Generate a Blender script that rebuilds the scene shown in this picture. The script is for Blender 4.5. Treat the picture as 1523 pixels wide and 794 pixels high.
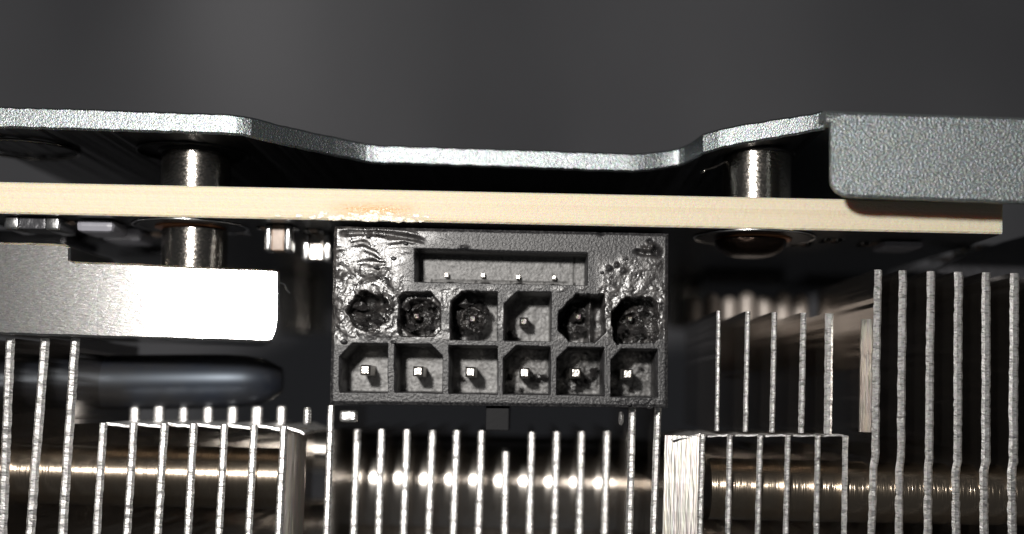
import bpy, bmesh, math, random
import numpy as np
from mathutils import Vector, Matrix

# ------------------------------------------------------------------ scene, camera, light
# 1 unit = 1 cm.  The board edge stands in the plane y = 0, the lens 7 cm in front of it.
for o in list(bpy.data.objects): bpy.data.objects.remove(o)
scene = bpy.context.scene
PW, PH = 1523.0, 794.0
LENS, SENS = 42.86, 36.0
CAM = Vector((0, -7.0, 0))
R3 = (Matrix.Rotation(math.radians(0.5), 3, 'Z') @ Matrix.Rotation(math.radians(92.5), 3, 'X')
      @ Matrix.Rotation(math.radians(1.25), 3, 'Z'))
d = R3.transposed() @ Vector((0, 1, 0))
SX = d.x / -d.z * LENS / SENS - (783 - PW / 2) / PW
SY = d.y / -d.z * LENS / SENS + (588 - PH / 2) / PW

cam_data = bpy.data.cameras.new('camera')
cam = bpy.data.objects.new('camera', cam_data)
scene.collection.objects.link(cam)
cam.matrix_world = Matrix.Translation(CAM) @ R3.to_4x4()
cam_data.lens = LENS; cam_data.sensor_width = SENS; cam_data.sensor_fit = 'HORIZONTAL'
cam_data.shift_x = SX; cam_data.shift_y = SY
cam_data.clip_start = 0.05; cam_data.clip_end = 200
cam_data.dof.use_dof = True
cam_data.dof.focus_distance = 7.0
cam_data.dof.aperture_fstop = 0.165
scene.camera = cam

world = bpy.data.worlds.new('World'); scene.world = world
world.use_nodes = True
wb = world.node_tree.nodes['Background']
wb.inputs[0].default_value = (0.95, 0.97, 1.0, 1); wb.inputs[1].default_value = 0.045

flash = bpy.data.lights.new('flash', 'POINT')
flash.energy = 3500; flash.shadow_soft_size = 0.26; flash.color = (1.0, 0.965, 0.92)
flash_o = bpy.data.objects.new('flash', flash); scene.collection.objects.link(flash_o)
flash_o.location = (-1.87, -7.05, 2.15)

vs = scene.view_settings
vs.view_transform = 'Standard'; vs.look = 'None'; vs.exposure = 0; vs.gamma = 1
vs.use_curve_mapping = False
scene.render.engine = 'CYCLES'
scene.cycles.max_bounces = 12; scene.cycles.glossy_bounces = 8

U = 259.0                                  # photo pixels per centimetre in the board plane

def W(px, py, y=0.0):
    """photo point -> place in the scene at depth y"""
    v = Vector((((px - PW / 2) / PW + SX) * SENS, ((PH / 2 - py) / PW + SY) * SENS, -LENS))
    v = R3 @ v
    return CAM + v * ((y - CAM.y) / v.y)

# ------------------------------------------------------------------ materials
def mat(name, color, metal=0.0, rough=0.5, spec=0.5, aniso=0.0):
    m = bpy.data.materials.new(name); m.use_nodes = True
    b = m.node_tree.nodes['Principled BSDF']
    b.inputs['Base Color'].default_value = (*color, 1)
    b.inputs['Metallic'].default_value = metal
    b.inputs['Roughness'].default_value = rough
    b.inputs['Specular IOR Level'].default_value = spec
    return m

class NT:
    def __init__(s, m):
        s.t = m.node_tree; s.b = s.t.nodes['Principled BSDF']
        s.tc = s.t.nodes.new('ShaderNodeTexCoord')
    def link(s, a, b): s.t.links.new(a, b)
    def mapping(s, scale, rot=(0, 0, 0)):
        n = s.t.nodes.new('ShaderNodeMapping'); n.inputs['Scale'].default_value = scale
        n.inputs['Rotation'].default_value = rot
        s.link(s.tc.outputs['Object'], n.inputs[0]); return n.outputs[0]
    def noise(s, vec, scale=1, detail=3, rough=0.55, dist=0.0):
        n = s.t.nodes.new('ShaderNodeTexNoise'); s.link(vec, n.inputs['Vector'])
        n.inputs['Scale'].default_value = scale; n.inputs['Detail'].default_value = detail
        n.inputs['Roughness'].default_value = rough; n.inputs['Distortion'].default_value = dist
        return n.outputs['Fac'], n.outputs['Color']
    def ramp(s, fac, stops):
        n = s.t.nodes.new('ShaderNodeValToRGB'); s.link(fac, n.inputs[0])
        e = n.color_ramp.elements
        while len(e) < len(stops): e.new(0.5)
        for k, (p, c) in enumerate(stops):
            e[k].position = p; e[k].color = (*c, 1) if len(c) == 3 else c
        return n.outputs[0]
    def bump(s, h, strength, dist, prev=None):
        n = s.t.nodes.new('ShaderNodeBump'); n.inputs['Strength'].default_value = strength
        n.inputs['Distance'].default_value = dist; s.link(h, n.inputs['Height'])
        if prev: s.link(prev, n.inputs['Normal'])
        return n.outputs[0]
    def mix(s, fac, a, b):
        n = s.t.nodes.new('ShaderNodeMix'); n.data_type = 'RGBA'
        for i, v in ((0, fac), (6, a), (7, b)):
            if isinstance(v, (int, float)): n.inputs[i].default_value = v
            elif isinstance(v, tuple): n.inputs[i].default_value = (*v, 1)
            else: s.link(v, n.inputs[i])
        return n.outputs[2]
    def maprange(s, v, a, b, c, d):
        n = s.t.nodes.new('ShaderNodeMapRange'); s.link(v, n.inputs[0])
        for i, x in enumerate((a, b, c, d)): n.inputs[1 + i].default_value = x
        return n.outputs[0]
    def attr(s, name):
        n = s.t.nodes.new('ShaderNodeAttribute'); n.attribute_name = name; return n.outputs['Fac']
    def math(s, op, a, b):
        n = s.t.nodes.new('ShaderNodeMath'); n.operation = op
        for i, v in ((0, a), (1, b)):
            if isinstance(v, (int, float)): n.inputs[i].default_value = v
            else: s.link(v, n.inputs[i])
        return n.outputs[0]
    def set(s, name, out): s.link(out, s.b.inputs[name])

M = {}
def grain_metal(key, color, rough, scale, strength, metal=1.0, tint=0.25, dist=0.02, detail=2, spread=0.0):
    """metal with a fine, slightly iridescent grain"""
    m = mat(key, color, metal, rough); n = NT(m)
    v = n.mapping(scale)
    f, c = n.noise(v, 1, detail, 0.6)
    f2, c2 = n.noise(n.mapping(tuple(q * 0.9 for q in scale)), 1.3, 1, 0.5)
    n.set('Base Color', n.mix(tint, tuple(color), n.mix(0.5, c2, tuple(color))))
    if spread: n.set('Roughness', n.maprange(f2, 0.3, 0.7, rough - spread, rough + spread))
    n.set('Normal', n.bump(f, strength, dist * 0.2))
    M[key] = m; return m

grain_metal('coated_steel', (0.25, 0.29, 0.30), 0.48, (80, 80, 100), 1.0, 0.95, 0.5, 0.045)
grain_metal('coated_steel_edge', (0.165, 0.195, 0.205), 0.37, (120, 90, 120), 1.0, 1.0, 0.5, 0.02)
m = mat('fin_edge', (0.9, 0.9, 0.9), 1.0, 0.42); n = NT(m)
f, c = n.noise(n.mapping((22, 22, 85), (0, 0.35, 0)), 1, 3, 0.65)
f2, c2 = n.noise(n.mapping((60, 60, 60)), 1, 1, 0.5)
base = n.ramp(f, [(0.30, (0.24, 0.235, 0.23)), (0.47, (0.85, 0.835, 0.82)), (0.6, (1.0, 0.985, 0.97))])
n.set('Base Color', n.mix(0.22, base, n.mix(0.5, c2, base)))
n.set('Normal', n.bump(f, 1.0, 0.005)); M['fin_edge'] = m
grain_metal('fin_face', (0.56, 0.52, 0.48), 0.22, (6, 3, 60), 0.06, 1.0, 0.05, 0.02)
grain_metal('nickel', (0.42, 0.39, 0.35), 0.18, (45, 45, 70), 0.7, 1.0, 0.1, 0.012, spread=0.04)
grain_metal('pipe_nickel', (0.90, 0.84, 0.77), 0.25, (80, 6, 6), 1.0, 1.0, 0.05, 0.02)
grain_metal('dull_pipe', (0.44, 0.36, 0.275), 0.22, (260, 5, 5), 1.0, 1.0, 0.05, 0.0085)
grain_metal('brushed_flange', (0.85, 0.80, 0.74), 0.38, (70, 60, 5), 1.0, 1.0, 0.4, 0.02)
grain_metal('solder', (0.85, 0.85, 0.85), 0.22, (25, 25, 25), 0.4, 1.0, 0.05, 0.03)
grain_metal('copper', (0.70, 0.30, 0.14), 0.32, (40, 40, 40), 0.3, 1.0, 0.1, 0.02)
grain_metal('pin_metal', (0.62, 0.59, 0.55), 0.36, (60, 60, 60), 1.0, 1.0, 0.08, 0.03)

# cast aluminium block: short horizontal scratches and a few long ones
m = mat('milled_aluminium', (0.80, 0.79, 0.77), 1.0, 0.20); n = NT(m)
f, c = n.noise(n.mapping((16, 30, 80)), 1, 3, 0.6, 0.5)
f2, c2 = n.noise(n.mapping((55, 40, 60)), 1, 2, 0.6)
n.set('Base Color', n.mix(0.2, (0.80, 0.79, 0.77), c2))
b1 = n.bump(f, 1.0, 0.0013)
w = n.t.nodes.new('ShaderNodeTexVoronoi'); w.feature = 'DISTANCE_TO_EDGE'; w.inputs['Scale'].default_value = 1.0
n.link(n.mapping((4.2, 3, 2.1), (0, 0.35, 0)), w.inputs['Vector'])
n.set('Normal', n.bump(n.maprange(w.outputs['Distance'], 0.0, 0.012, 0, 1), 0.02, 0.003, b1))
M['milled_aluminium'] = m

# black nylon of the plug housing; "melt" marks where it has flowed and gone glossy, "soot" the burnt spots
m = mat('black_nylon', (0.1, 0.1, 0.1), 0, 0.5, 0.5); n = NT(m)
f, c = n.noise(n.mapping((70, 70, 70)), 1, 2, 0.6)
f2, c2 = n.noise(n.mapping((20, 20, 20)), 1, 4, 0.65)
melt = n.attr('melt'); soot = n.attr('soot'); floor_light = n.attr('floor_light')
base = n.ramp(f, [(0.34, (0.009, 0.009, 0.010)), (0.52, (0.024, 0.0235, 0.025)), (0.68, (0.060, 0.059, 0.060))])
base = n.mix(floor_light, base, n.ramp(f, [(0.3, (0.08, 0.079, 0.078)), (0.7, (0.22, 0.216, 0.212))]))  # cell floors made paler to paint in the flash they reflect
base = n.mix(melt, base, n.ramp(f2, [(0.32, (0.012, 0.011, 0.011)), (0.55, (0.04, 0.037, 0.036)), (0.78, (0.13, 0.118, 0.11))]))
base = n.mix(soot, base, (0.012, 0.011, 0.011))
n.set('Base Color', base)
n.set('Specular IOR Level', n.maprange(melt, 0, 1, 0.5, 0.95))
rr = n.t.nodes.new('ShaderNodeMix'); n.link(melt, rr.inputs[0]); rr.inputs[2].default_value = 0.44; n.link(n.maprange(f2, 0.36, 0.62, 0.17, 0.42), rr.inputs[3]); n.set('Roughness', rr.outputs[0])
b1 = n.bump(n.math('MULTIPLY', f, n.maprange(melt, 0, 1, 1.0, 0.08)), 1.0, 0.0045)
n.set('Normal', n.bump(n.math('MULTIPLY', f2, melt), 0.6, 0.012, b1))
M['black_nylon'] = m

m = mat('black_plastic', (0.008, 0.008, 0.009), 0, 0.6, .15); n = NT(m)
f, c = n.noise(n.mapping((60, 60, 60)), 1, 2)
n.set('Normal', n.bump(f, 0.15, 0.004)); M['black_plastic'] = m
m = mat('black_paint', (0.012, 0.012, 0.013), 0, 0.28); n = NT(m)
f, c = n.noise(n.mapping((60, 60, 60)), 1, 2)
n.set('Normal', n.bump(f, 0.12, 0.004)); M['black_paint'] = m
m = mat('solder_mask', (0.012, 0.012, 0.014), 0, 0.32); n = NT(m)
f, c = n.noise(n.mapping((14, 14, 14)), 1, 4)
n.set('Normal', n.bump(f, 0.2, 0.03)); M['solder_mask'] = m

# bare glass-fibre edge of the board, with its layers and an amber scorched patch over the plug
m = mat('board_edge', (0.7, 0.55, 0.35), 0, 0.5, 0.5); n = NT(m)
f, c = n.noise(n.mapping((0.12, 0.8, 70)), 1, 2, 0.5)
f2, c2 = n.noise(n.mapping((40, 40, 70)), 1, 3, 0.7)
base = n.ramp(f, [(0.25, (0.575, 0.485, 0.345)), (0.5, (0.62, 0.54, 0.405)), (0.75, (0.65, 0.585, 0.465))])
base = n.mix(n.maprange(f2, 0.35, 0.75, 0, 0.35), base, (0.70, 0.60, 0.44))
g = n.attr('scorch')
base = n.mix(n.math('MULTIPLY', g, n.maprange(f2, 0.30, 0.66, 1.0, 0.6)), base, (0.55, 0.24, 0.035))
n.set('Base Color', base)
n.set('Roughness', n.maprange(g, 0, 1, 0.62, 0.16))
b1 = n.bump(f2, 0.5, 0.012)
n.b.inputs['Subsurface Weight'].default_value = 0.6; n.b.inputs['Subsurface Radius'].default_value = (1.0, 0.42, 0.10); n.b.inputs['Subsurface Scale'].default_value = 0.09
n.set('Normal', n.bump(f, 0.1, 0.008, b1)); M['board_edge'] = m
m = mat('burnt_resin_glint', (0.55, 0.36, 0.16), 0, 0.16, 0.9); n = NT(m)
f, c = n.noise(n.mapping((50, 50, 50)), 1, 3)
n.set('Base Color', n.ramp(f, [(0.3, (0.70, 0.50, 0.24)), (0.5, (0.90, 0.84, 0.72))]))  # whitish stop puts the flash glint into the resin colour
n.set('Normal', n.bump(f, 0.6, 0.006)); M['burnt_resin_glint'] = m

m = mat('ferrite', (0.05, 0.05, 0.055), 0.4, 0.35); n = NT(m)
f, c = n.noise(n.mapping((12, 12, 12)), 1, 4); n.set('Normal', n.bump(f, 0.3, 0.04)); M['ferrite'] = m
m = mat('grey_epoxy', (0.22, 0.22, 0.25), 0, 0.4); n = NT(m)
f, c = n.noise(n.mapping((25, 25, 25)), 1, 3); n.set('Normal', n.bump(f, 0.2, 0.01)); M['grey_epoxy'] = m
m = mat('ceramic', (0.30, 0.22, 0.17), 0, 0.45); n = NT(m)
f, c = n.noise(n.mapping((20, 20, 20)), 1, 3)
n.set('Base Color', n.ramp(f, [(0.3, (0.24, 0.17, 0.13)), (0.7, (0.38, 0.29, 0.23))])); M['ceramic'] = m
m = mat('blued_pipe', (0.010, 0.012, 0.017), 0, 0.40); n = NT(m)
f, c = n.noise(n.mapping((3, 3, 3)), 1, 3)
n.set('Base Color', n.ramp(f, [(0.35, (0.008, 0.010, 0.016)), (0.65, (0.016, 0.015, 0.015))]))
n.b.inputs['Specular Tint'].default_value = (0.75, 0.86, 1.0, 1); M['blued_pipe'] = m
m = mat('grey_cloth', (0.4, 0.4, 0.42), 0, 0.9, 0.2); n = NT(m)
f, c = n.noise(n.mapping((0.12, 0.12, 0.10)), 1, 3)
n.set('Base Color', n.ramp(f, [(0.3, (0.27, 0.27, 0.29)), (0.7, (0.36, 0.36, 0.38))]))
f, c = n.noise(n.mapping((9, 9, 9)), 1, 2); n.set('Normal', n.bump(f, 0.2, 0.1)); M['grey_cloth'] = m

# ------------------------------------------------------------------ helpers
rng = random.Random(7)
col = scene.collection

def empty(name, loc, label, cat, group=None):
    o = bpy.data.objects.new(name, None); col.objects.link(o)
    o.empty_display_size = 0.2
    o.location = loc; o['label'] = label; o['category'] = cat
    if group: o['group'] = group
    return o

def mesh_obj(name, verts, faces, mats, parent=None, loc=None, midx=None, smooth=False, label=None):
    """verts in scene coordinates; the object's own origin is loc (default: its parents' origin)"""
    base = Vector((0, 0, 0)); p = parent
    while p is not None: base += p.location; p = p.parent
    org = Vector(loc) if loc is not None else base
    me = bpy.data.meshes.new(name)
    me.from_pydata([tuple(Vector(v) - org) for v in verts], [], faces)
    for k in (mats if isinstance(mats, (list, tuple)) else [mats]): me.materials.append(M[k])
    if midx is not None: me.polygons.foreach_set('material_index', midx)
    if smooth: me.polygons.foreach_set('use_smooth', [True] * len(me.polygons))
    me.update()
    bm = bmesh.new(); bm.from_mesh(me); bmesh.ops.recalc_face_normals(bm, faces=bm.faces); bm.to_mesh(me); bm.free()
    o = bpy.data.objects.new(name, me); col.objects.link(o)
    o.location = org - base if parent is not None else org
    if parent is not None: o.parent = parent
    if label: o['label'] = label
    return o

def tag(o, label, cat, group=None, kind=None):
    if label: o['label'] = label
    if cat: o['category'] = cat
    if group: o['group'] = group
    if kind: o['kind'] = kind

def rbox(x0, x1, y0, y1, z0, z1, b):
    """bevelled box"""
    bm = bmesh.new()
    bmesh.ops.create_cube(bm, size=1)
    for v in bm.verts:
        v.co = Vector((x0 + (v.co.x + .5) * (x1 - x0), y0 + (v.co.y + .5) * (y1 - y0), z0 + (v.co.z + .5) * (z1 - z0)))
    bmesh.ops.bevel(bm, geom=list(bm.edges), offset=b, segments=2, affect='EDGES', profile=0.6)
    bm.verts.index_update()
    r = [v.co.copy() for v in bm.verts], [[v.index for v in f.verts] for f in bm.faces]
    bm.free(); return r

def lathe(prof, c, axis='Z', seg=48):
    """prof: list of (radius, height); c: centre; closed ends"""
    vs_, fs = [], []
    for r, h in prof:
        for k in range(seg):
            a = 2 * math.pi * k / seg
            p = (r * math.cos(a), r * math.sin(a), h)
            if axis == 'X': p = (p[2], p[0], p[1])
            vs_.append(Vector(c) + Vector(p))
    for i in range(len(prof) - 1):
        for k in range(seg):
            k2 = (k + 1) % seg
            fs.append([i * seg + k, i * seg + k2, (i + 1) * seg + k2, (i + 1) * seg + k])
    for i in (0, len(prof) - 1):                # caps have corners of their own, so the wall shades straight
        b = len(vs_); vs_ += [v.copy() for v in vs_[i * seg:(i + 1) * seg]]; fs.append(list(range(b, b + seg)))
    return vs_, fs

def torus(c, R, r, seg=64, rs=8, a0=0, a1=2 * math.pi, sy=1.0):
    full = abs(a1 - a0 - 2 * math.pi) < 1e-6
    vs_, fs = [], []
    n_ = seg if full else seg + 1
    for i in range(n_):
        a = a0 + (a1 - a0) * i / seg
        for j in range(rs):
            b = 2 * math.pi * j / rs
            q = R + r * math.cos(b)
            vs_.append(Vector(c) + Vector((q * math.cos(a), q * math.sin(a) * sy, r * math.sin(b))))
    for i in range(seg):
        i2 = (i + 1) % n_
        for j in range(rs):
            j2 = (j + 1) % rs
            fs.append([i * rs + j, i2 * rs + j, i2 * rs + j2, i * rs + j2])
    return vs_, fs

def tube(pts, rad, seg=8):
    vs_, fs = [], []
    for i, p in enumerate(pts):
        p = Vector(p); r = rad[i] if isinstance(rad, (list, tuple)) else rad
        t = (Vector(pts[min(i + 1, len(pts) - 1)]) - Vector(pts[max(i - 1, 0)])).normalized()
        a = t.cross(Vector((0, 0, 1)) if abs(t.z) < 0.9 else Vector((0, 1, 0))).normalized(); b = t.cross(a)
        for k in range(seg):
            q = 2 * math.pi * k / seg
            vs_.append(p + a * r * math.cos(q) + b * r * math.sin(q))
    for i in range(len(pts) - 1):
        for k in range(seg):
            k2 = (k + 1) % seg
            fs.append([i * seg + k, i * seg + k2, (i + 1) * seg + k2, (i + 1) * seg + k])
    fs.append(list(range(seg))); fs.append([(len(pts) - 1) * seg + k for k in range(seg)])
    return vs_, fs

def interp(pts, t):
    """x at height t on a polyline of (x, y) sorted by y"""
    if t <= pts[0][1]: a, b = pts[0], pts[1]
    else:
        for a, b in zip(pts, pts[1:]):
            if t <= b[1]: break
    return a[0] + (b[0] - a[0]) * (t - a[1]) / (b[1] - a[1])

_lat = np.random.RandomState(3).rand(256, 256)
def vnoise(u, v):
    i, j = np.floor(u).astype(int), np.floor(v).astype(int)
    a, b = u - i, v - j
    a = a * a * (3 - 2 * a); b = b * b * (3 - 2 * b)
    i0, i1, j0, j1 = i % 256, (i + 1) % 256, j % 256, (j + 1) % 256
    return (_lat[i0, j0] * (1 - a) + _lat[i1, j0] * a) * (1 - b) + (_lat[i0, j1] * (1 - a) + _lat[i1, j1] * a) * b
def fbm(u, v, s, oct=4, ox=0.0):
    r = 0; amp = 1; tot = 0
    u = u / s + 31.7 + ox; v = v / s + 57.3 + ox * 1.7
    for k in range(oct):
        r = r + amp * vnoise(u, v); tot += amp; amp *= 0.55; u = u * 2.03 + 5.1; v = v * 2.03 + 9.7
    return r / tot * 2 - 1
def sstep(a, b, x):
    t = np.clip((x - a) / (b - a), 0, 1); return t * t * (3 - 2 * t)

# ------------------------------------------------------------------ backdrop
NX, NZ = 90, 30
vv, ff = [], []
for j in range(NZ + 1):
    for i in range(NX + 1):
        x = -30 + 60 * i / NX; z = -16 + 40 * j / NZ
        fold = 0.5 * math.sin(x * 0.45 + 0.12 * z + 1.2) + 0.14 * math.sin(x * 1.0 - 0.2 * z + 1.0)
        vv.append((x, 17 + fold + 0.30 * max(0.0, x + 2) - 4.5 * math.exp(-((x + 4.6) / 3.2) ** 2 - ((z - 7.0) / 5.0) ** 2), z))  # cloth bulges forward to brighten one patch, swings back to darken the right
for j in range(NZ):
    for i in range(NX):
        a = j * (NX + 1) + i; ff.append([a, a + 1, a + NX + 2, a + NX + 1])
o = mesh_obj('backdrop', vv, ff, 'grey_cloth', smooth=True)
tag(o, 'blurred dark grey cloth backdrop behind the graphics card', None, kind='structure')

# ------------------------------------------------------------------ circuit board
BX1 = W(1491, 330).x
zt = W(700, 284.5).z; zb = W(700, 331.5).z            # upper and lower face of the board
bx0 = W(-60, 300).x
board = empty('circuit_board', ((bx0 + BX1) / 2, 0, zb), 'cream edged black circuit board running across above the melted plug', 'circuit board')
NXB = 300
vv, ff, mi = [], [], []
prof = [(-0.0, 0.008), (-0.0, 0.2), (-0.0, 0.4), (-0.0, 0.6), (-0.0, 0.8), (-0.0, 0.992)]
ring = [(0.010, 0.0)] + [(0.0, 0.06 + 0.88 * k / 8) for k in range(9)] + [(0.010, 1.0), (9.0, 1.0), (9.0, 0.0)]
scorch = []
for i in range(NXB + 1):
    x = bx0 + (BX1 - bx0) * i / NXB
    for (y, t) in ring:
        z = zb + (zt - zb) * t
        jit = 0.0
        if 0 < t < 1: jit = 0.0006 * math.sin(i * 1.7 + t * 9) * math.sin(i * 0.37)
        if t == 0.0 and y < 1: jit = rng.uniform(-0.003, 0.003)
        vv.append((x, y + jit, z))
        pu = (x * U + 783)
        s_ = math.exp(-((pu - 548) / 58) ** 4) * math.exp(-((t - 0.36) / 0.20) ** 2) if y < 1 else 0
        if t == 0.06: s_ = max(s_, 0.25 * math.exp(-((pu - 600) / 220) ** 2))
        scorch.append(min(1.0, s_))
L = len(ring)
for i in range(NXB):
    for k in range(L):
        k2 = (k + 1) % L
        ff.append([i * L + k, (i + 1) * L + k, (i + 1) * L + k2, i * L + k2]); mi.append(0 if k <= 9 else 1)
ff.append(list(range(L))); mi.append(0); ff.append([NXB * L + k for k in range(L)][::-1]); mi.append(0)
sub = mesh_obj('laminate', vv, ff, ['board_edge', 'solder_mask'], board, midx=mi)
at = sub.data.attributes.new('scorch', 'FLOAT', 'POINT'); at.data.foreach_set('value', scorch)
# crust of burnt resin along the board's lower edge, whitened to paint in its glint
for k in range(110):
    px = 545 + 38 * rng.gauss(0, 1); sz = rng.uniform(2.0, 5.5) / U
    c = Vector((W(px, 320).x, 0.004, zb + min(.14, abs(rng.gauss(0, .018))) + .004))
    bm = bmesh.new(); bmesh.ops.create_icosphere(bm, subdivisions=2, radius=1)
    for v in bm.verts:
        s_ = 1 + rng.uniform(-.25, .25)
        v.co = c + Vector((v.co.x * sz * rng.uniform(1.2, 1.5), v.co.y * sz * .5, v.co.z * sz * .55)) * s_
    mesh_obj('resin_crust', [v.co.copy() for v in bm.verts], [[v.index for v in f.verts] for f in bm.faces], 'burnt_resin_glint', board); bm.free()

def pad_ring(px, R, y):
    x = W(px, 330, y).x
    a, f_ = torus((x, y, zb - 0.006), R, 0.008); mesh_obj('pad_rim', a, f_, 'solder', board, smooth=True)
    a, f_ = lathe([(R - .02, -0.004), (R - .02, -0.012)], (x, y, zb)); mesh_obj('pad', a, f_, 'solder_mask', board)
    a, f_ = lathe([(R * .62, -0.013), (R * .62, -0.022), (R * .58, -0.026)], (x, y, zb)); mesh_obj('washer', a, f_, 'copper', board)
    return x
xl = pad_ring(284, 0.34, 0.36)
xr = pad_ring(1122, 0.36, 0.34)

def chip(px, py, y, w, h, dpt=0.1, body='ceramic'):
    """chip part hanging under the board, solder at both ends"""
    c = W(px, py, y); k = 7.0 / (7.0 + y); w = w / U / k; h = h / U / k
    e = w * 0.27
    a, f_ = rbox(c.x - w / 2 + e, c.x + w / 2 - e, y, y + dpt, c.z - h / 2 + .006, zb, .008)
    b_ = mesh_obj('chip_capacitor', a, f_, body, board)
    for s in (-1, 1):
        x0 = c.x + s * (w / 2 - e / 2)
        a, f_ = rbox(x0 - e / 2, x0 + e / 2, y - .01, y + dpt + .01, c.z - h / 2, zb, .015)
        mesh_obj('solder_cap', a, f_, 'solder', b_, smooth=True)
chip(413, 362, 0.22, 40, 24, 0.12)
chip(470, 377, 0.55, 44, 22, 0.12, 'nickel')
chip(424, 338, 0.30, 34, 6, .1)
chip(392, 338, 0.34, 22, 6, .1)
chip(465, 340, 0.40, 26, 8, .1)
chip(48, 331, 0.10, 84, 22, .25, 'ferrite')
chip(1195, 352, 0.55, 24, 9, .1)
chip(1410, 372, 1.2, 28, 26, .2)
chip(1455, 362, 1.0, 36, 10, .2)
for a in ((105, 327, .25, 22, 10), (232, 346, .7, 30, 12), (352, 342, .55, 34, 9), (1240, 350, .35, 24, 8), (1300, 356, .5, 34, 9), (1085, 345, .3, 20, 7)): chip(*a)
def choke(px, py, y, w, h, dp, mt='ferrite'):
    c = W(px, py, y); k = 7.0 / (7.0 + y); w = w / U / k; h = h / U / k
    a, f_ = rbox(c.x - w / 2, c.x + w / 2, y, y + dp, c.z - h / 2, zb, .035)
    mesh_obj('choke', a, f_, mt, board, smooth=False)
choke(140, 336, 0.14, 56, 18, .3, 'grey_epoxy')
choke(180, 345, 0.5, 60, 26, .3, 'grey_epoxy')
choke(1345, 360, 0.35, 60, 16, .3, 'grey_epoxy')
choke(20, 345, 0.7, 160, 34, .6)
choke(150, 345, 0.9, 60, 30, .6)
choke(215, 365, 1.6, 80, 30, .7)
choke(1110, 395, 2.4, 120, 60, .8)
choke(1260, 385, 2.6, 110, 34, .8)
choke(1400, 380, 2.8, 90, 50, .8)
# upright electrolytic capacitors further in, between block and plug
def can(px, y, R, hgt):
    x = W(px, 400, y).x
    a, f_ = lathe([(R * .97, 0), (R, -.02), (R, -hgt + .03), (R * .95, -hgt)], (x, y, zb)); mesh_obj('can_capacitor', a, f_, 'nickel', board, smooth=False)
can(452, 3.4, .22, .5); can(1020, 3.2, .16, .4)

# ------------------------------------------------------------------ backplate
PLT = [  # px, top py, bottom py, depth of the front edge
    (-80, 155, 188, -0.20), (0, 158, 190, -0.20), (120, 161, 193, -0.20), (240, 165.5, 197, -0.20), (340, 168.6, 199.2, -0.20), (352, 169.5, 200, -0.197), (362, 171, 201.6, -0.185), (374, 174, 204, -0.155),
    (400, 181, 211, -0.08), (450, 193, 222, 0.06), (500, 203.5, 232, 0.19), (545, 213, 241, 0.29), (556, 215, 243, 0.30),
    (650, 218, 246, 0.30), (760, 221.5, 249.5, 0.30), (860, 225, 253, 0.30), (940, 228, 256, 0.30), (950, 228, 256, 0.302),
    (985, 224.5, 251, 0.33), (1018, 219, 245.5, 0.33), (1028, 215.5, 243, 0.27), (1038, 202, 233, 0.16), (1046, 197.5, 227, 0.13), (1060, 192.5, 223.5, 0.10),
    (1110, 183, 213, 0.02), (1165, 174.5, 204, -0.08), (1210, 167.5, 195.5, -0.17), (1228, 163.5, 192, -0.22)]
plate = empty('backplate', (W(760, 240, .15).x, 0.15, W(760, 240, .15).z), 'glittering grey coated steel backplate with a bent dip above the cream board edge', 'backplate')
# refine
pl = []
for (a, b) in zip(PLT, PLT[1:]):
    n_ = max(1, int((b[0] - a[0]) / 8))
    for k in range(n_):
        t = k / n_; pl.append(tuple(a[q] + (b[q] - a[q]) * t for q in range(4)))
pl.append(PLT[-1])
for _ in range(3):                          # soften the bends
    pl = [pl[0]] + [(b[0],) + tuple(.25 * a[q] + .5 * b[q] + .25 * c[q] for q in (1, 2, 3)) for a, b, c in zip(pl, pl[1:], pl[2:])] + [pl[-1]]
vv, ff, mi = [], [], []
for (px, pt, pb, y) in pl:
    jt, jb = rng.uniform(-.7, .7), rng.uniform(-.7, .7)
    T = W(px, pt + jt, y); Bm = W(px, pb + jb, y)
    e = 0.012
    vv += [Vector((T.x, y + e, T.z)), Vector((T.x, y, T.z - e)), Vector((T.x, y, Bm.z + e)), Vector((T.x, y + e, Bm.z)),
           Vector((T.x, 8.5, Bm.z)), Vector((T.x, 8.5, T.z))]
for i in range(len(pl) - 1):
    for k in range(6):
        k2 = (k + 1) % 6
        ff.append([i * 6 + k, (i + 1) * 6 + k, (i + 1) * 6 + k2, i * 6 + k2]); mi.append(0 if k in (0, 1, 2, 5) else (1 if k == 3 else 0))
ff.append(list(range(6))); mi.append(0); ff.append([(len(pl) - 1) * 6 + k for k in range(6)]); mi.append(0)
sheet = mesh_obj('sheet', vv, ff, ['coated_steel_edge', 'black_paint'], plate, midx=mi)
# flange folded down in front at the right: rounded lower corner, thickness, soft bend at its top
FY = -0.36; TH = 0.055
def flange_outline():
    P = [(1237, 172)]
    P += [(1237, 200), (1237, 240), (1237, 262)]
    for k in range(1, 9):
        a = math.pi / 2 * k / 8
        P.append((1237 + 30 * (1 - math.cos(a)), 264 + 28 * math.sin(a)))
    for k in range(1, 24): P.append((1267 + 330 * k / 23, 292 + 12.5 * k / 23))
    top = []
    for k in range(24): top.append((1597 - 360 * k / 23, 177 - 10 * k / 23))
    return P, top
P, top = flange_outline()
outline = P + top[:-1]
fr = [W(a, b + rng.uniform(-.5, .5), FY) for a, b in outline]
N = len(fr)
cx = sum((v.x for v in fr)) / N; cz = sum((v.z for v in fr)) / N
vv = []
for v in fr: vv.append(v + Vector((0.012 if v.x < cx else -.012, 0, 0.012 if v.z < cz else -.012)))    # front, inset
for v in fr: vv.append(v + Vector((0, .012, 0)))
for v in fr: vv.append(v + Vector((0, TH, 0)))
ff = [list(range(N))]
for r_ in range(2):
    for k in range(N):
        k2 = (k + 1) % N; ff.append([r_ * N + k, r_ * N + k2, (r_ + 1) * N + k2, (r_ + 1) * N + k])
ff.append([2 * N + k for k in range(N)])
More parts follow.
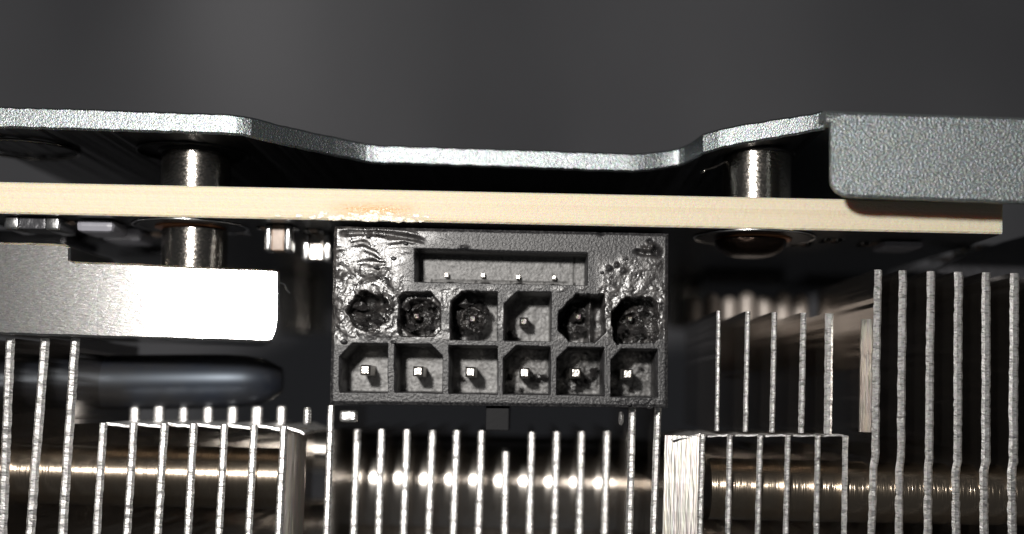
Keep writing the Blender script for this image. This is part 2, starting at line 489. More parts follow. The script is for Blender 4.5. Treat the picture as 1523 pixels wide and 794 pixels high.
mesh_obj('folded_flange', vv, ff, 'coated_steel', plate)
# rounded bend joining flange and sheet, and the sheet behind it
vv, ff = [], []
cols_ = 26
for i in range(cols_ + 1):
    px = 1229 + (1600 - 1229) * i / cols_
    pyt = 164 + 13 * i / cols_
    T = W(px, pyt + 6, FY)
    r_ = 0.075
    pr = []
    for k in range(7):
        a = math.pi / 2 * k / 6
        pr.append((FY - 0.001 + r_ * (1 - math.cos(a)), T.z - .04 + r_ * math.sin(a)))
    pr.append((8.5, T.z - .04 + r_)); pr.append((8.5, T.z - .04 + r_ - TH)); pr.append((FY + TH + .002, T.z - .04 + r_ - TH)); pr.append((FY + TH + .002, T.z - .06))
    for (y, z) in pr: vv.append((T.x + rng.uniform(-.002, .002), y, z))
L = 11
for i in range(cols_):
    for k in range(L):
        k2 = (k + 1) % L; ff.append([i * L + k, (i + 1) * L + k, (i + 1) * L + k2, i * L + k2])
ff.append(list(range(L))); ff.append([cols_ * L + k for k in range(L)])
mesh_obj('bend', vv, ff, 'coated_steel', plate)
# embossed rings and scratches on its underside
def zplate(px):
    for a, b in zip(pl, pl[1:]):
        if a[0] <= px <= b[0]:
            t = (px - a[0]) / (b[0] - a[0]); return W(px, a[2] + (b[2] - a[2]) * t, a[3] + (b[3] - a[3]) * t).z
SPY = 0.36
zL = zplate(287)
a, f_ = torus((W(288, 230, SPY).x, SPY, zL - .004), 0.33, 0.009); mesh_obj('embossed_ring', a, f_, 'black_paint', plate, smooth=True)
a, f_ = torus((W(40, 230, SPY).x, SPY, zL - .004), 0.30, 0.010); mesh_obj('embossed_ring', a, f_, 'nickel', plate, smooth=True)
a, f_ = tube([W(1043, 258, .3), W(1050, 252, .3), W(1062, 249, .3), W(1078, 241, .3), W(1092, 237, .3), W(1104, 236, .3)], 0.0045, 6)
wh = mesh_obj('loose_fibre', a, f_, 'nickel', plate, smooth=True)

# ------------------------------------------------------------------ spacers, post, screw
def spacer(px, y, R, z0, z1, label, name='spacer', cat='spacer'):
    x = W(px, 250, y).x
    t = empty(name, (x, y, z0), label, cat, 'nickel spacers holding the plate')
    a, f_ = lathe([(R - .012, 0), (R, .012), (R, .016), (R, (z1 - z0) - .019), (R, (z1 - z0) - .015), (R - .012, z1 - z0)], (x, y, z0), seg=72)
    o = mesh_obj('sleeve', a, f_, 'nickel', t)
    for p in o.data.polygons: p.use_smooth = len(p.vertices) == 4
    a, f_ = lathe([(R + .012, z1 - z0 - .012), (R + .02, z1 - z0 - .004), (R + .02, z1 - z0 + .001)], (x, y, z0), seg=72)
    mesh_obj('collar', a, f_, 'black_paint', t)
    return t
spacer(292, SPY, 0.205, zt + .001, zL - .001, 'nickel spacer between backplate and board, above the silver block')
zR = W(1125, 211, .0).z
spacer(1126, SPY - .01, 0.205, zt + .001, zR + .0, 'nickel spacer between backplate and board, beside the folded grey flange')

# ------------------------------------------------------------------ silver block
by = -0.06
bl = [(-70, 358.5), (60, 361.5), (97, 363), (103, 368), (103.5, 386.5), (110, 388.5), (200, 391), (300, 395.5), (405, 399), (412, 402),
      (413.5, 470), (411, 492), (405, 506), (395, 508), (300, 506), (180, 502.5), (60, 499), (-70, 495)]
out = []
for k in range(len(bl)):
    a, b = bl[k], bl[(k + 1) % len(bl)]
    n_ = max(1, int(math.hypot(b[0] - a[0], b[1] - a[1]) / 16))
    for j in range(n_): out.append((a[0] + (b[0] - a[0]) * j / n_, a[1] + (b[1] - a[1]) * j / n_))
blk_root = W(200, 503, by)
block = empty('mounting_block', blk_root, 'bright silver metal block with a stepped top on the left, above the fins', 'metal block')
fr = [W(a, b + rng.uniform(-.5, .5), by) for a, b in out]; N = len(fr)
nor = []
for k in range(N):
    t = fr[(k + 1) % N] - fr[k - 1]; nor.append(Vector((t.z, 0, -t.x)).normalized())
cpt = sum(fr, Vector()) / N
if sum((nor[k].dot(fr[k] - cpt) for k in range(N))) > 0: nor = [-v for v in nor]
vv = [fr[k] + nor[k] * .012 for k in range(N)] + [v + Vector((0, .012, 0)) for v in fr] + [v + Vector((-.2 if v.x > cpt.x + .3 else 0, .75, 0)) for v in fr]
# face tilted off square so the flash highlight lands on its right half
for k, v in enumerate(vv): v.y += 0.046 * (v.x - cpt.x) + 0.075 * (v.z - cpt.z)
ff = [list(range(N))]
for r_ in range(2):
    for k in range(N):
        k2 = (k + 1) % N; ff.append([r_ * N + k, r_ * N + k2, (r_ + 1) * N + k2, (r_ + 1) * N + k])
ff.append([2 * N + k for k in range(N)])
bo = mesh_obj('body', vv, ff, 'milled_aluminium', block)
zbt = W(292, 394, by).z
x = W(290, 360, SPY).x
a, f_ = lathe([(.195, 0), (.195, zb - .035 - zbt), (.195, zb - .03 - zbt), (.18, zb - .027 - zbt)], (x, SPY, zbt), seg=64)
o = mesh_obj('post', a, f_, 'nickel', block)
for p in o.data.polygons: p.use_smooth = len(p.vertices) == 4
# burr on its right side
a, f_ = tube([W(416, 420, .1), W(424, 424, .1), W(427, 432, .1), W(431, 436, .1)], .006, 6); mesh_obj('burr', a, f_, 'milled_aluminium', block)

# screw head below the board at the right
xs = W(1118, 355, .30).x; R = .215
t = empty('screw', (xs, .34, zb - .03), 'dark domed screw head under the board, right of the plug', 'screw')
pr = []
for k in range(9):
    a = math.pi / 2 * k / 8; pr.append((R * (0.35 + .65 * math.cos(a)) if k else R, -0.03 - 0.095 * math.sin(a)))
a, f_ = lathe([(R * 1.0, -.027)] + pr, (xs, .34, zb), seg=64)
m = mat('dark_screw', (0.055, 0.038, 0.03), 1.0, 0.27); n = NT(m); f, c = n.noise(n.mapping((30, 30, 30)), 1, 3); n.set('Normal', n.bump(f, .25, .03)); M['dark_screw'] = m
o = mesh_obj('head', a, f_, 'dark_screw', t)
for p in o.data.polygons: p.use_smooth = len(p.vertices) == 4

# ------------------------------------------------------------------ heatsink: fins, flanges, pipes
hs = empty('heatsink', (0, 0.5, W(760, 794, 0).z - .6), 'heatsink of thin bright edged metal fins under the board and plug', 'heatsink')
ZBOT = W(760, 794, 0).z - .5

def fin(pts, y, dep, th, seed, wob=0.22, zbot=None, top_slope=0.0):
    """pts: front edge as photo points from top to bottom; th: thickness in photo px at depth y"""
    r_ = random.Random(seed)
    k = U * 7.0 / (7.0 + y); t = th / k / 2
    ys0, ys1 = pts[0][1], pts[-1][1]
    n_ = max(6, int((ys1 - ys0) / 7))
    rows = []
    for i in range(n_ + 1):
        py = ys0 + (ys1 - ys0) * i / n_
        c = W(interp(pts, py), py, y)
        rows.append((c.x + r_.uniform(-wob, wob) / k, c.z, t * r_.uniform(.94, 1.06), r_.uniform(-.003, .003)))
    if zbot is not None and rows[-1][1] > zbot:
        sl = (rows[-1][0] - rows[-2][0]) / (rows[-1][1] - rows[-2][1])
        rows.append((rows[-1][0] + sl * (zbot - rows[-1][1]), zbot, t, 0))
    vv, ff, mi = [], [], []
    for (x, z, tt, jy) in rows:
        q = min(tt * .55, .02)
        xb = x
        vv += [(x - tt, y + q + jy, z), (x - tt * .45, y + jy, z), (x + tt * .45, y + jy, z), (x + tt, y + q + jy, z), (xb + t * .8, y + dep, z - top_slope * 0), (xb - t * .8, y + dep, z)]
    for i in range(len(rows) - 1):
        for a in range(6):
            b = (a + 1) % 6
            ff.append([i * 6 + a, i * 6 + b, (i + 1) * 6 + b, (i + 1) * 6 + a]); mi.append(0 if a in (0, 1, 2, 4) else 1)
    ff.append(list(range(6))); mi.append(0)
    ff.append([(len(rows) - 1) * 6 + a for a in range(6)]); mi.append(0)
    o = mesh_obj('fin', vv, ff, ['fin_edge', 'fin_face'], hs, midx=mi)
    return o, rows, t

def top_flange(o, p0, p1, y, dep, th=0.016):
    """strip bent over from a fin's top towards its neighbour; p0, p1 photo points of its front edge"""
    a, b = W(*p0, y), W(*p1, y)
    vv = []
    for k in range(5):
        c = a.lerp(b, k / 4); j = rng.uniform(-.003, .003)
        vv += [(c.x, y + .006, c.z + j), (c.x, y + .006, c.z - th + j), (c.x, y + dep, c.z - th), (c.x, y + dep, c.z)]
    ff = []
    for k in range(4):
        for q in range(4):
            q2 = (q + 1) % 4; ff.append([k * 4 + q, k * 4 + q2, k * 4 + 4 + q2, k * 4 + 4 + q])
    ff += [[0, 1, 2, 3], [16, 17, 18, 19]]
    mesh_obj('top_flange', vv, ff, ['fin_edge'], o)

def side_flange(o, top, bot, y0, px1, y1, zbot=None, th=.02):
    """tall strip folded from a fin's front edge, running back to photo x = px1 at depth y1"""
    vv = []
    A0, A1 = W(*top, y0), W(*bot, y0)
    B0 = W(px1, top[1], y1); B1 = W(px1 - (top[0] - bot[0]), bot[1], y1)
    B0.z = A0.z; B1.z = A1.z
    n_ = 12
    for k in range(n_ + 1):
        a = A0.lerp(A1, k / n_); b = B0.lerp(B1, k / n_); j = rng.uniform(-.003, .003)
        for s in range(4):
            c = a.lerp(b, s / 3); vv += [(c.x + j * .3, c.y, c.z), (c.x + j * .3, c.y + th, c.z)]
    ff = []
    for k in range(n_):
        for s in range(3):
            p = k * 8 + s * 2; q = p + 8
            ff.append([p, p + 2, q + 2, q]); ff.append([p + 1, p + 3, q + 3, q + 1])
        p = k * 8; ff.append([p, p + 1, p + 9, p + 8]); ff.append([p + 6, p + 7, p + 15, p + 14])
    for s in range(3):
        ff.append([s * 2, s * 2 + 1, s * 2 + 3, s * 2 + 2]); p = n_ * 8 + s * 2; ff.append([p, p + 1, p + 3, p + 2])
    mesh_obj('side_flange', vv, ff, 'brushed_flange', o)

sd = 100
# under the silver block
for (x0, x1) in ((14, 2), (66, 43), (111, 91)):
    sd += 1; fin([(x0, 503), ((x0 * .45 + x1 * .55), 660), (x1, 800)], 0.02, 1.1, 14, sd, zbot=ZBOT)
fin([(-34, 503), (-46, 800)], 0.02, 1.1, 14, 99, zbot=ZBOT)
# left stack with flanges bent over along the top
Lt = [153, 198, 244, 287.5, 333.5, 377.5, 421.7]; Lb = [142, 187.5, 233, 278, 324.6, 368.7, 413.5]
Ly = [629, 629, 629.5, 630, 631, 632, 634]
for k in range(7):
    sd += 1; o, rows, t = fin([(Lt[k], Ly[k]), (Lb[k], 800)], 0.0, 0.95, 12 if k < 4 else 11, sd, zbot=ZBOT)
    x1 = Lt[k + 1] - 6 if k < 6 else 452
    top_flange(o, (Lt[k] + 5, Ly[k] - 1), (x1, (Ly[k + 1] if k < 6 else 640) + 2.5), 0.01, 0.9)
    if k == 6: side_flange(o, (426, 637), (419, 820), 0.02, 456, 0.22)
# sunk middle stack, running on behind its neighbours
CY = 0.5
Ct = [(492, 603), (531, 639), (567, 639), (605, 639), (643, 640), (679, 640), (716, 641), (752, 672), (790.6, 643), (828, 642), (865, 642), (903, 641), (941, 604), (979, 604)]
Cb = [485, 525, 562, 599.5, 636.5, 673.5, 711, 750, 787, 824, 861, 899, 936, 972]
for k, (x0, y0) in enumerate(Ct):
    sd += 1; fin([(x0, y0), (Cb[k], 800)], .14 if y0 < 610 else CY, 1.5, 10.5, sd, wob=.15, zbot=ZBOT)
# stub ends of the rear fins, standing along the top of the left stack
for k in range(7):
    px = 418 - 36.5 * k; c = W(px, 604 + rng.uniform(-2, 1), .5); kk = 7.5 / 7 / U; w = rng.uniform(13, 18) * kk; zl = W(px, 640, .5).z
    a, f_ = rbox(c.x - w / 2, c.x + w / 2, .5, .56, zl, c.z, .018)
    mesh_obj('stub', a, f_, 'fin_edge', hs, smooth=True)
# right: upper short fins
R1 = [(1069, 1066.6, 6.5), (1112.6, 1109, 7.5), (1152.5, 1148.6, 8), (1195.7, 1192, 9), (1234, 1232, 12)]
for k, (a, b, th) in enumerate(R1):
    sd += 1; fin([(a, 462 + k), (b, 641 + k)], 0.06, 1.4, th, sd)
# right: lower fins
R2 = [(1045, 1041), (1086, 1082.7), (1131, 1127), (1172.5, 1169), (1217, 1214.6), (1258, 1255.6)]
for k, (a, b) in enumerate(R2):
    sd += 1; o, rows, t = fin([(a, 646 + k * .4), (b, 800)], 0.0, 0.95, 8.5, sd, zbot=ZBOT)
    if k: top_flange(o, (a - 3, 646), (R2[k - 1][0] + 8, 647), 0.01, .9, .010)
    else: side_flange(o, (1040, 649), (1036, 820), 0.02, 989, 0.10)
    if k == 0: top_flange(o, (1042, 645), (1000, 652), 0.03, .9, .010)
# right: tall fins with a kink two thirds down
R3_ = [(1307, 1302.6, 1299.8, 1297), (1344, 1341, 1338.5, 1338), (1386, 1383, 1381.5, 1381), (1427, 1425.6, 1422.5, 1423), (1468, 1467.7, 1464.5, 1465), (1510.5, 1508.7, 1506, 1507), (1552, 1550, 1547, 1548)]
for k, (a, b, c, e) in enumerate(R3_):
    sd += 1; o, rows, t = fin([(a, 401 + k), (b + (a - b) * .3, 560), (b, 684 + k), (c, 694 + k), (e, 800)], 0.04, 1.4, 11.5 + .4 * k, sd, wob=0.35, zbot=ZBOT)
    if k == 0: side_flange(o, (1300, 474), (1297, 643), 0.06, 1281, 0.13)
# row of rounded tabs behind the short fins
m = mat('dull_tab', (0.34, 0.30, 0.27), 0.3, 0.45); n = NT(m); f, c = n.noise(n.mapping((9, 9, 9)), 1, 3); n.set('Normal', n.bump(f, .3, .02)); M['dull_tab'] = m
for k in range(7):
    c = W(1032 + 26.5 * k, 437 + rng.uniform(-4, 4), 1.55); R = 12.0 / U * 8.55 / 7
    pr = [(R * math.cos(q), -R * (1 - math.sin(q))) for q in (0.0, .5, .9, 1.25, 1.5)]
    a, f_ = lathe([(R, -.55)] + pr, (c.x, 1.55, c.z), seg=24)
    mesh_obj('rounded_tab', a, f_, 'dull_tab', hs, smooth=True)
# bent-up tabs catching the light between the stacks
for (px, py, w, h) in ((518, 619, 27, 18), (456, 619, 12, 28), (924, 622, 7, 20)):
    c = W(px, py, .08); k = 7.08 / 7 / U
    a, f_ = rbox(c.x - w * k / 2, c.x + w * k / 2, .08, .13, c.z - h * k / 2, c.z + h * k / 2, .02)
    mesh_obj('bent_tab', a, f_, 'fin_edge', hs, smooth=True)
# side bracket at the far right, sloping up towards the end of the board
vv = []
for yy in (.7, .95):
    for q in ((1392, 404), (1440, 378), (1490, 360), (1600, 330), (1600, 420), (1440, 412)): vv.append(W(*q, .7) + Vector((0, yy - .7, 0)))
ff = [[0, 1, 2, 3, 4, 5], [6, 7, 8, 9, 10, 11]] + [[q, (q + 1) % 6, (q + 1) % 6 + 6, q + 6] for q in range(6)]
mesh_obj('bracket', vv, ff, 'ferrite', hs)
# heat pipes
zp = W(760, 726, .9).z
a, f_ = lathe([(.28, -1.25), (.28, .95)], (0, 1.08, zp), 'X', 64)
o = mesh_obj('heat_pipe', a, f_, 'pipe_nickel', hs)
for p in o.data.polygons: p.use_smooth = len(p.vertices) == 4
for (yy, pyy, rr) in ((1.75, 680, .15), (1.5, 796, .2)):  # two pipes added for the weaker reflected glow between the middle fins
    a, f_ = lathe([(rr, -3.0), (rr, 2.6)], (0, yy, W(760, pyy, yy - rr).z), 'X', 40)
    o = mesh_obj('heat_pipe', a, f_, 'pipe_nickel', hs)
    for p in o.data.polygons: p.use_smooth = len(p.vertices) == 4
for (xa, xb) in ((-4.2, W(425, 700, .3).x), (W(1050, 700, .3).x, 4.2)):  # side pipes added near the front for the reflected light band between fins
    a, f_ = lathe([(.18, xa), (.18, xb)], (0, .23, W(760, 722, .1).z), 'X', 48)
    o = mesh_obj('heat_pipe', a, f_, 'dull_pipe', hs)
    for p in o.data.polygons: p.use_smooth = len(p.vertices) == 4
pts = []
for k in range(21):
    t_ = k / 20; c = W(-120 + 540 * t_, 572 - 6 * t_, .62); c.y = .62 - .06 * math.sin(math.pi * t_); pts.append(c)
a, f_ = tube(pts, [.17] * 17 + [.168, .16, .14, .08], 32)
o = mesh_obj('bent_heat_pipe', a, f_, 'blued_pipe', hs, smooth=True)

# ------------------------------------------------------------------ the melted plug
KY = 0.03
plug = empty('power_connector', W(742, 604, KY), 'melted black twelve pin power socket with scorched upper row of cells', 'power connector')
TL, TR, BR, BL = (496.5, 336), (994.5, 347), (993.5, 606.5), (490, 601)
NS, NT_ = 430, 228
s = np.linspace(0, 1, NS + 1)[None, :]; t = np.linspace(0, 1, NT_ + 1)[:, None]
# denser rows are not needed: 1.15 px spacing
u = (TL[0] * (1 - s) + TR[0] * s) * (1 - t) + (BL[0] * (1 - s) + BR[0] * s) * t
v = (TL[1] * (1 - s) + TR[1] * s) * (1 - t) + (BL[1] * (1 - s) + BR[1] * s) * t
edge = np.minimum(np.minimum(s, 1 - s) * 500, np.minimum(t, 1 - t) * 262)
def gauss(cu, cv, ru, rv): return np.exp(-((u - cu) / ru) ** 2 - ((v - cv) / rv) ** 2)
n1, n2, n3 = fbm(u, v, 30, 4), fbm(u, v, 12, 4, 3.3), fbm(u, v, 5, 3, 8.1)
# where the nylon has melted
wu = u + 14 * n1; wv = v + 14 * fbm(u, v, 26, 3, 5.5)
mTL = sstep(620, 575, wu) * sstep(515, 490, wv) * np.ones_like(u)
mTL = np.maximum(mTL, 0.9 * gauss(585, 352, 60, 16))
mTR = 0.85 * sstep(882, 905, wu) * sstep(372, 392, wv) * sstep(512, 492, wv) * sstep(1002, 985, wu)
mid = 0.55 * sstep(422, 430, v) * sstep(512, 500, v) * sstep(0.0, .35, n1 + .25)
mTR = np.maximum(mTR, .9 * gauss(966, 372, 18, 12))
meltm = np.clip(np.maximum(np.maximum(mTL, mTR), mid), 0, 1)
# outline of the melted left side wanders
H = -1.2 * sstep(5, 0, edge) * 3
# flow ridges at the upper left
sw = fbm(u, v, 70, 2, 4.4); lump = fbm(u, v, 24, 2, 7.7)
phase = (v + 0.22 * (u - 500) - 0.0016 * (u - 500) ** 2 + 20 * sw + 7 * lump) / 16.0
ridge = np.sin(2 * np.pi * phase)
ridge = np.sign(ridge) * np.abs(ridge) ** .7
mr = mTL * sstep(402, 385, v)
H = H + mr * (1.7 * ridge * sstep(-.35, .4, fbm(u, v, 28, 2, 6.6)) + 0.9 * lump + 0.3 * n2 + 0.06 * n3)
H = H + mTL * sstep(385, 402, v) * (3.6 * lump + 1.0 * n2 + 0.35 * n3)
H = H + mTR * (1.6 * lump + 0.8 * n2 + 0.45 * n3)
H = H + mid * (1.5 * n2 + 1.0 * n3)
# groove sweeping over the ridges, and the torn blister at the right
H = H - 7 * np.exp(-((v - (346 + 0.0016 * (u - 540) ** 2 + 3 * n1)) / 3.5) ** 2) * sstep(500, 520, u) * sstep(640, 610, u)
H = H + 9 * gauss(969, 367, 4, 6) + 6 * gauss(958, 371, 6, 3.5) - 14 * gauss(977, 374, 6, 6) - 9 * gauss(952, 374, 7, 3) - 8 * gauss(967, 359, 3, 2.5) - 8 * gauss(963, 377, 9, 2.5)
H = H - 7 * gauss(894, 345, 4, 4) + 4 * gauss(700 - 10, 368, 6, 2)
H = H + 5 * gauss(906, 399, 4, 3) + 5 * gauss(917, 394, 3, 3) + 4 * gauss(927, 402, 4, 3)
# lower right corner: small burr
H = H + 3 * n3 * gauss(950, 600, 40, 7)
soot = np.zeros_like(H); floor_light = np.zeros_like(H)
soot = np.maximum(soot, .8 * gauss(977, 374, 7, 6)); soot = np.maximum(soot, .7 * gauss(953, 375, 8, 3))
soot = np.maximum(soot, mTL * .55 * sstep(-.1, .5, -n2)); soot = np.maximum(soot, mTR * .45 * sstep(0, .5, -n2))

def inside(x0, x1, y0, y1, tl=0, tr=0, bl=0, br=0, warp=0, rot=0.018):
    vr = v - rot * (u - (x0 + x1) / 2); ur = u
    if warp: ur = u + warp * n2; vr = vr + warp * fbm(u, v, 12, 4, 11.0)
    dd = np.minimum(np.minimum(ur - x0, x1 - ur), np.minimum(vr - y0, y1 - vr))
    q = .7071
    if tl: dd = np.minimum(dd, ((ur - x0) + (vr - y0) - tl) * q)
    if tr: dd = np.minimum(dd, ((x1 - ur) + (vr - y0) - tr) * q)
    if bl: dd = np.minimum(dd, ((ur - x0) + (y1 - vr) - bl) * q)
    if br: dd = np.minimum(dd, ((x1 - ur) + (y1 - vr) - br) * q)
    return dd
def disc(cx_, cy_, rx, ry, warp):
    return (1 - np.hypot((u + warp * n2 - cx_) / rx, (v + warp * fbm(u, v, 12, 4, 11.0) - cy_) / ry)) * min(rx, ry)
def carve(dd, floor, w=1.7):
    global H
    mk = sstep(0, w, dd); H = H * (1 - mk) + floor * mk; return mk

D0 = 80.0
lower = [(504.5, 576.5, 510, 583.5, 21, 0), (587, 658, 511.5, 584, 0, 17), (668, 740.5, 514, 586, 0, 0),
         (748.5, 819, 514.5, 586.5, 19, 0), (828, 899, 516, 588, 18, 0), (908.5, 978.5, 518.5, 590.5, 17, 0)]
for k, (x0, x1, y0, y1, tl, tr) in enumerate(lower):
    dd = inside(x0, x1, y0, y1, tl, tr)
    fl = -D0 + 1.2 * n2 + (3.0 * n3 * (k > 2))
    mk = carve(dd, fl)
    meltm = meltm * (1 - mk) + .1 * mk
    floor_light = np.maximum(floor_light, mk * sstep(2, 4, dd) * .9)
    soot = soot * (1 - mk)
# soot stains on the floors of the right-hand cells
for (a, b, ru, rv, am) in ((805, 562, 13, 4, 1), (775, 580, 3, 4, .9), (858, 572, 7, 9, 1), (888, 552, 9, 12, .8), (868, 548, 5, 6, .7), (955, 547, 4, 3, .8), (938, 581, 4, 4, .7), (965, 560, 12, 16, .35), (688, 566, 5, 4, .5), (700, 575, 2, 2, .8)):
    soot = np.maximum(soot, am * sstep(.22, .38, gauss(a, b, ru * 1.5, rv * 1.5) + .22 * n2 + .15 * n3) * (H < -60))
# upper row
mk = carve(disc(549, 463, 33, 28, 9), -30 + 7 * n1 + 8 * n2 + 2 * n3 - 34 * gauss(545, 448, 26, 11) + 22 * gauss(547, 468, 12, 9))
soot = np.maximum(soot, mk * (.35 + .6 * sstep(-.2, .4, -n2))); meltm = np.maximum(meltm, mk)
dd = inside(592, 656, 434, 500, 8, 16, 6, 10, 2)
mk = carve(dd, -30 + 4 * n2)
dd2 = disc(623, 470, 31, 29, 3)
mk2 = carve(dd2, -62 + 5 * n2 + 5 * n3 + 20 * np.exp(-((np.hypot(u - 622, v - 470) + 9 * n2 + 5 * n3 - 17) / 5) ** 2), 3)
soot = np.maximum(soot * (1 - mk), mk2 * (.35 + .45 * sstep(0, .4, -n3))); meltm = np.maximum(meltm, mk * .9)
dd = inside(670, 740, 433, 506, 17, 0, 0, 0, 1)
mk = carve(dd, -D0 + 2 * n2)
soot = soot * (1 - mk); floor_light = np.maximum(floor_light, mk * .6 * sstep(715, 728, u))
g = sstep(-6, 6, disc(699, 473, 27, 24, 7)) * mk; H = H * (1 - g) + g * (-46 + 9 * n2 + 9 * n3 + 14 * np.exp(-((np.hypot(u - 703, v - 472) + 10 * n2 + 4 * n3 - 16) / 4.5) ** 2))
soot = np.maximum(soot, g * (.35 + .4 * sstep(0, .4, -n2))); meltm = np.maximum(meltm * (1 - .6 * mk), g)
dd = inside(750, 820, 434, 507, 19, 0)
mk = carve(dd, -D0 + 2 * n2); meltm = meltm * (1 - mk) + .15 * mk; soot = soot * (1 - mk); floor_light = np.maximum(floor_light, mk * .8)
soot = np.maximum(soot, mk * .9 * sstep(.3, .6, gauss(760, 500, 12, 9)))
dd = np.minimum(inside(831, 900, 437, 509, 26, 0, 16, 14, 2), 60)
mk = carve(dd, -D0 + 3 * n2); meltm = np.maximum(meltm * (1 - mk), mk * .7); soot = soot * (1 - mk)
floor_light = np.maximum(floor_light, mk * .35)
g = sstep(-5, 5, disc(860, 474, 19, 25, 6)) * mk; H = H * (1 - g) + g * (-60 + 8 * n2 + 10 * n3)
g2 = np.exp(-((u - 881 - 3 * n1) / 5) ** 2) * mk; H = H + g2 * 30
soot = np.maximum(soot, np.maximum(g * .6, mk * .8 * sstep(848, 838, u + 6 * n2)))
dd = inside(911, 979, 441, 511, 22, 10, 6, 6, 4)
mk = carve(dd, -56 + 8 * n1 + 9 * n2 + 4 * n3 - 30 * gauss(919, 462, 10, 20) + 20 * np.exp(-((np.hypot(u - 940, v - 475) + 11 * n2 + 5 * n3 - 17) / 6) ** 2))
soot = np.maximum(soot * (1 - mk), mk * (.25 + .65 * sstep(-.1, .35, -n2))); meltm = np.maximum(meltm, mk)
# shallow slot for the four sense pins
dd = inside(617, 874.5, 372.5, 421.5, 0, 0, rot=.022)
vr = v - .022 * (u - 745)
fl = -60 + 0.8 * n2 + 0 * u
mk = carve(dd, fl)
meltm = meltm * (1 - mk); soot = soot * (1 - mk); floor_light = np.maximum(floor_light * (1 - mk), mk * sstep(2, 4, dd) * .75)
for (a, b) in ((668, 420), (721, 420.5), (773.5, 422), (827, 423.5)):
    H = H - 40 * mk * sstep(0, 2, (1 - np.hypot((u - a) / 11, (v - b) / 7)) * 7)
for (a, b) in ((638, 415), (706, 416), (760, 418), (811, 419), (857, 420)):
    H = H - 8 * mk * sstep(1.6, .6, np.abs(u - a)) * sstep(b - 5, b - 3, v)
H = H - 5 * mk * sstep(1.5, .5, np.abs(u - 857)) - 4 * mk * sstep(1.4, .4, np.abs(vr - 413.5)) * sstep(640, 645, u) * sstep(850, 840, u)
P0 = np.array([list(W(0, 0, KY)), list(W(1000, 0, KY)), list(W(0, 1000, KY))])
wob = 2.2 * fbm(u, v, 22, 3, 2.2) * np.exp(-s * 60) * sstep(.75, .6, t)
X = np.empty(H.shape); Z = np.empty(H.shape)
for j in range(NT_ + 1):          # W is linear along a row at one depth up to perspective: sample exactly
    for i in (0, NS):
        p = W(u[j, i], v[j, i], KY); X[j, i], Z[j, i] = p.x, p.z
    X[j] = X[j, 0] + (X[j, NS] - X[j, 0]) * s[0]; Z[j] = Z[j, 0] + (Z[j, NS] - Z[j, 0]) * s[0]
X += wob / U
Yv = KY - H / U
nv = (NS + 1) * (NT_ + 1)
co = np.stack([X.ravel(), Yv.ravel(), Z.ravel()], 1)
idx = np.arange(nv).reshape(NT_ + 1, NS + 1)
quads = np.stack([idx[:-1, :-1], idx[1:, :-1], idx[1:, 1:], idx[:-1, 1:]], -1).reshape(-1, 4)
bnd = np.concatenate([idx[0, :], idx[1:, -1], idx[-1, -2::-1], idx[-2:0:-1, 0]])
back = co[bnd].copy(); back[:, 1] = 1.05
co = np.concatenate([co, back]); nb = len(bnd)
k = np.arange(nb); k2 = (k + 1) % nb
side = np.stack([bnd[k], bnd[k2], nv + k2, nv + k], -1)
quads = np.concatenate([quads, side])
org = np.array(plug.location)
me = bpy.data.meshes.new('housing')
me.vertices.add(len(co)); me.vertices.foreach_set('co', (co - org).astype(np.float32).ravel())
me.loops.add(quads.size); me.loops.foreach_set('vertex_index', quads.astype(np.int32).ravel())
me.polygons.add(len(quads)); me.polygons.foreach_set('loop_start', np.arange(0, quads.size, 4, dtype=np.int32))
me.polygons.foreach_set('loop_total', np.full(len(quads), 4, dtype=np.int32))
me.update(calc_edges=True); me.validate()
for nm, arr in (('melt', meltm), ('soot', np.clip(soot, 0, 1)), ('floor_light', np.clip(floor_light, 0, 1))):
    full = np.concatenate([arr.ravel(), np.zeros(nb)]).astype(np.float32)
    q = me.attributes.new(nm, 'FLOAT', 'POINT'); q.data.foreach_set('value', full)
me.materials.append(M['black_nylon'])
ho = bpy.data.objects.new('housing', me); col.objects.link(ho); ho.parent = plug

def pin(px, py, tip, base, w, material='pin_metal', tilt=(0, 0), taper=.66, name='pin'):
    """square pin; depths in photo px behind the face"""
    yt, yb = KY + tip / U, KY + base / U
    c = W(px, py, yt); h = w / 2 / U
    vv = []
    for (yy, sc) in ((yt, taper), (yt + .022, 1.0), (yb, 1.0)):
        q = (yy - yt)
        for (a, b) in ((-1, -1), (1, -1), (1, 1), (-1, 1)):
            vv.append((c.x + a * h * sc + tilt[0] * q, yy, c.z + b * h * sc + tilt[1] * q))
    ff = [[0, 1, 2, 3], [8, 9, 10, 11]]
    for r_ in range(2):
        for k in range(4): ff.append([r_ * 4 + k, r_ * 4 + (k + 1) % 4, r_ * 4 + 4 + (k + 1) % 4, r_ * 4 + 4 + k])
    return mesh_obj(name, vv, ff, material, plug)
for (px, py) in ((543, 550), (621.5, 552), (699.5, 553), (780, 554), (856.5, 554.5), (933.5, 556)):
    pin(px, py, 10, 92, 15)
grain_metal('sooty_pin', (0.14, 0.12, 0.11), 0.42, (50, 50, 50), 1.0, 0.9, 0.3, 0.06)
for (px, py, w, tip) in ((546, 470, 9, 34), (619, 470, 10, 30), (703, 474, 11, 26), (779, 478, 13, 30), (860, 471, 11, 34), (937, 474, 9, 30)):
    pin(px, py, tip, 92, w, 'sooty_pin', taper=.55)
for (px, py) in ((664, 408.5), (718, 409), (770.5, 411.5), (824, 412.5)):
    pin(px, py, 44, 70, 6, name='sense_pin', taper=.8)
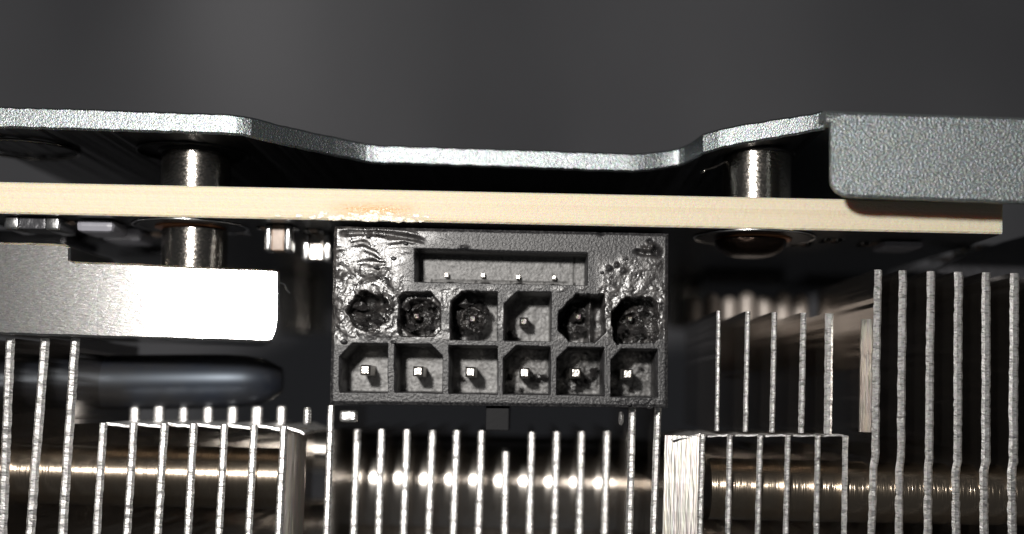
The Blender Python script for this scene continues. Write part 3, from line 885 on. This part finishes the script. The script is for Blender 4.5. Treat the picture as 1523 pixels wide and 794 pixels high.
# locating tab under the housing
a0, a1 = W(723, 600, KY + .06), W(757, 641, KY + .06)
a, f_ = rbox(a0.x, a1.x, KY + .06, KY + .5, a1.z, a0.z, .008)
mesh_obj('locating_tab', a, f_, 'black_plastic', plug)
# crumbs of burnt plastic stuck to the face
for (px, py, sz) in ((906, 399, 4), (917, 394, 3), (926, 403, 3), (560, 398, 4), (585, 384, 4), (548, 352, 3), (967, 366, 4), (603, 362, 3), (930, 385, 3), (895, 405, 3), (511, 508, 5), (585, 508, 4), (936, 601, 3), (966, 605, 4)):
    bm = bmesh.new(); bmesh.ops.create_icosphere(bm, subdivisions=2, radius=1)
    c = W(px, py, KY - .01)
    for q in bm.verts: q.co = c + Vector((q.co.x * 1.2, q.co.y * .7, q.co.z * .8)) * (sz / U) * rng.uniform(.7, 1.15)
    mesh_obj('burnt_crumb', [q.co.copy() for q in bm.verts], [[q.index for q in f.verts] for f in bm.faces], 'black_nylon', plug); bm.free()
# flakes of charred plastic lying in the cells
def flake(px, py, dep, w, h, seed):
    q_ = random.Random(seed); c = W(px, py, KY + dep / U); n_ = 9
    front, back_ = [], []
    for k in range(n_):
        a = 2 * math.pi * k / n_; rr = q_.uniform(.45, 1.15)
        p = Vector((math.cos(a) * rr * w / 2 / U, q_.uniform(-3, 3) / U, math.sin(a) * rr * h / 2 / U))
        front.append(c + p); back_.append(c + p * .9 + Vector((0, 5 / U, 0)))
    vv = front + back_ + [c + Vector((0, -4 / U, 0))]
    ff = [[k, (k + 1) % n_, 2 * n_] for k in range(n_)] + [[k, (k + 1) % n_, n_ + (k + 1) % n_, n_ + k] for k in range(n_)] + [[n_ + k for k in range(n_)]]
    mesh_obj('charred_flake', vv, ff, 'charred', plug)
m = mat('charred', (0.012, 0.011, 0.011), 0, 0.3); n = NT(m)
f, c = n.noise(n.mapping((45, 45, 45)), 1, 3); n.set('Normal', n.bump(f, 0.8, 0.01)); M['charred'] = m
for i, a in enumerate(((806, 561, 66, 24, 9), (797, 564, 68, 12, 8), (857, 572, 62, 16, 22), (842, 556, 66, 14, 18), (882, 553, 66, 20, 22), (874, 566, 68, 14, 10), (775, 579, 72, 6, 8), (758, 560, 70, 12, 12), (918, 555, 62, 14, 14), (955, 548, 70, 8, 6), (938, 580, 70, 10, 8), (686, 562, 70, 10, 9),
        (690, 452, 34, 34, 14), (683, 470, 40, 20, 24), (712, 486, 36, 26, 16), (724, 462, 46, 12, 26), (606, 455, 30, 18, 16), (640, 486, 34, 20, 14), (610, 487, 32, 18, 14), (637, 452, 30, 16, 12), (535, 455, 12, 28, 18), (562, 474, 16, 24, 16), (540, 482, 14, 22, 12), (862, 490, 44, 22, 14), (850, 470, 50, 14, 26), (762, 498, 60, 22, 14), (925, 490, 26, 22, 14), (955, 462, 26, 24, 16), (950, 492, 24, 26, 12))):
    flake(*a, 300 + i)
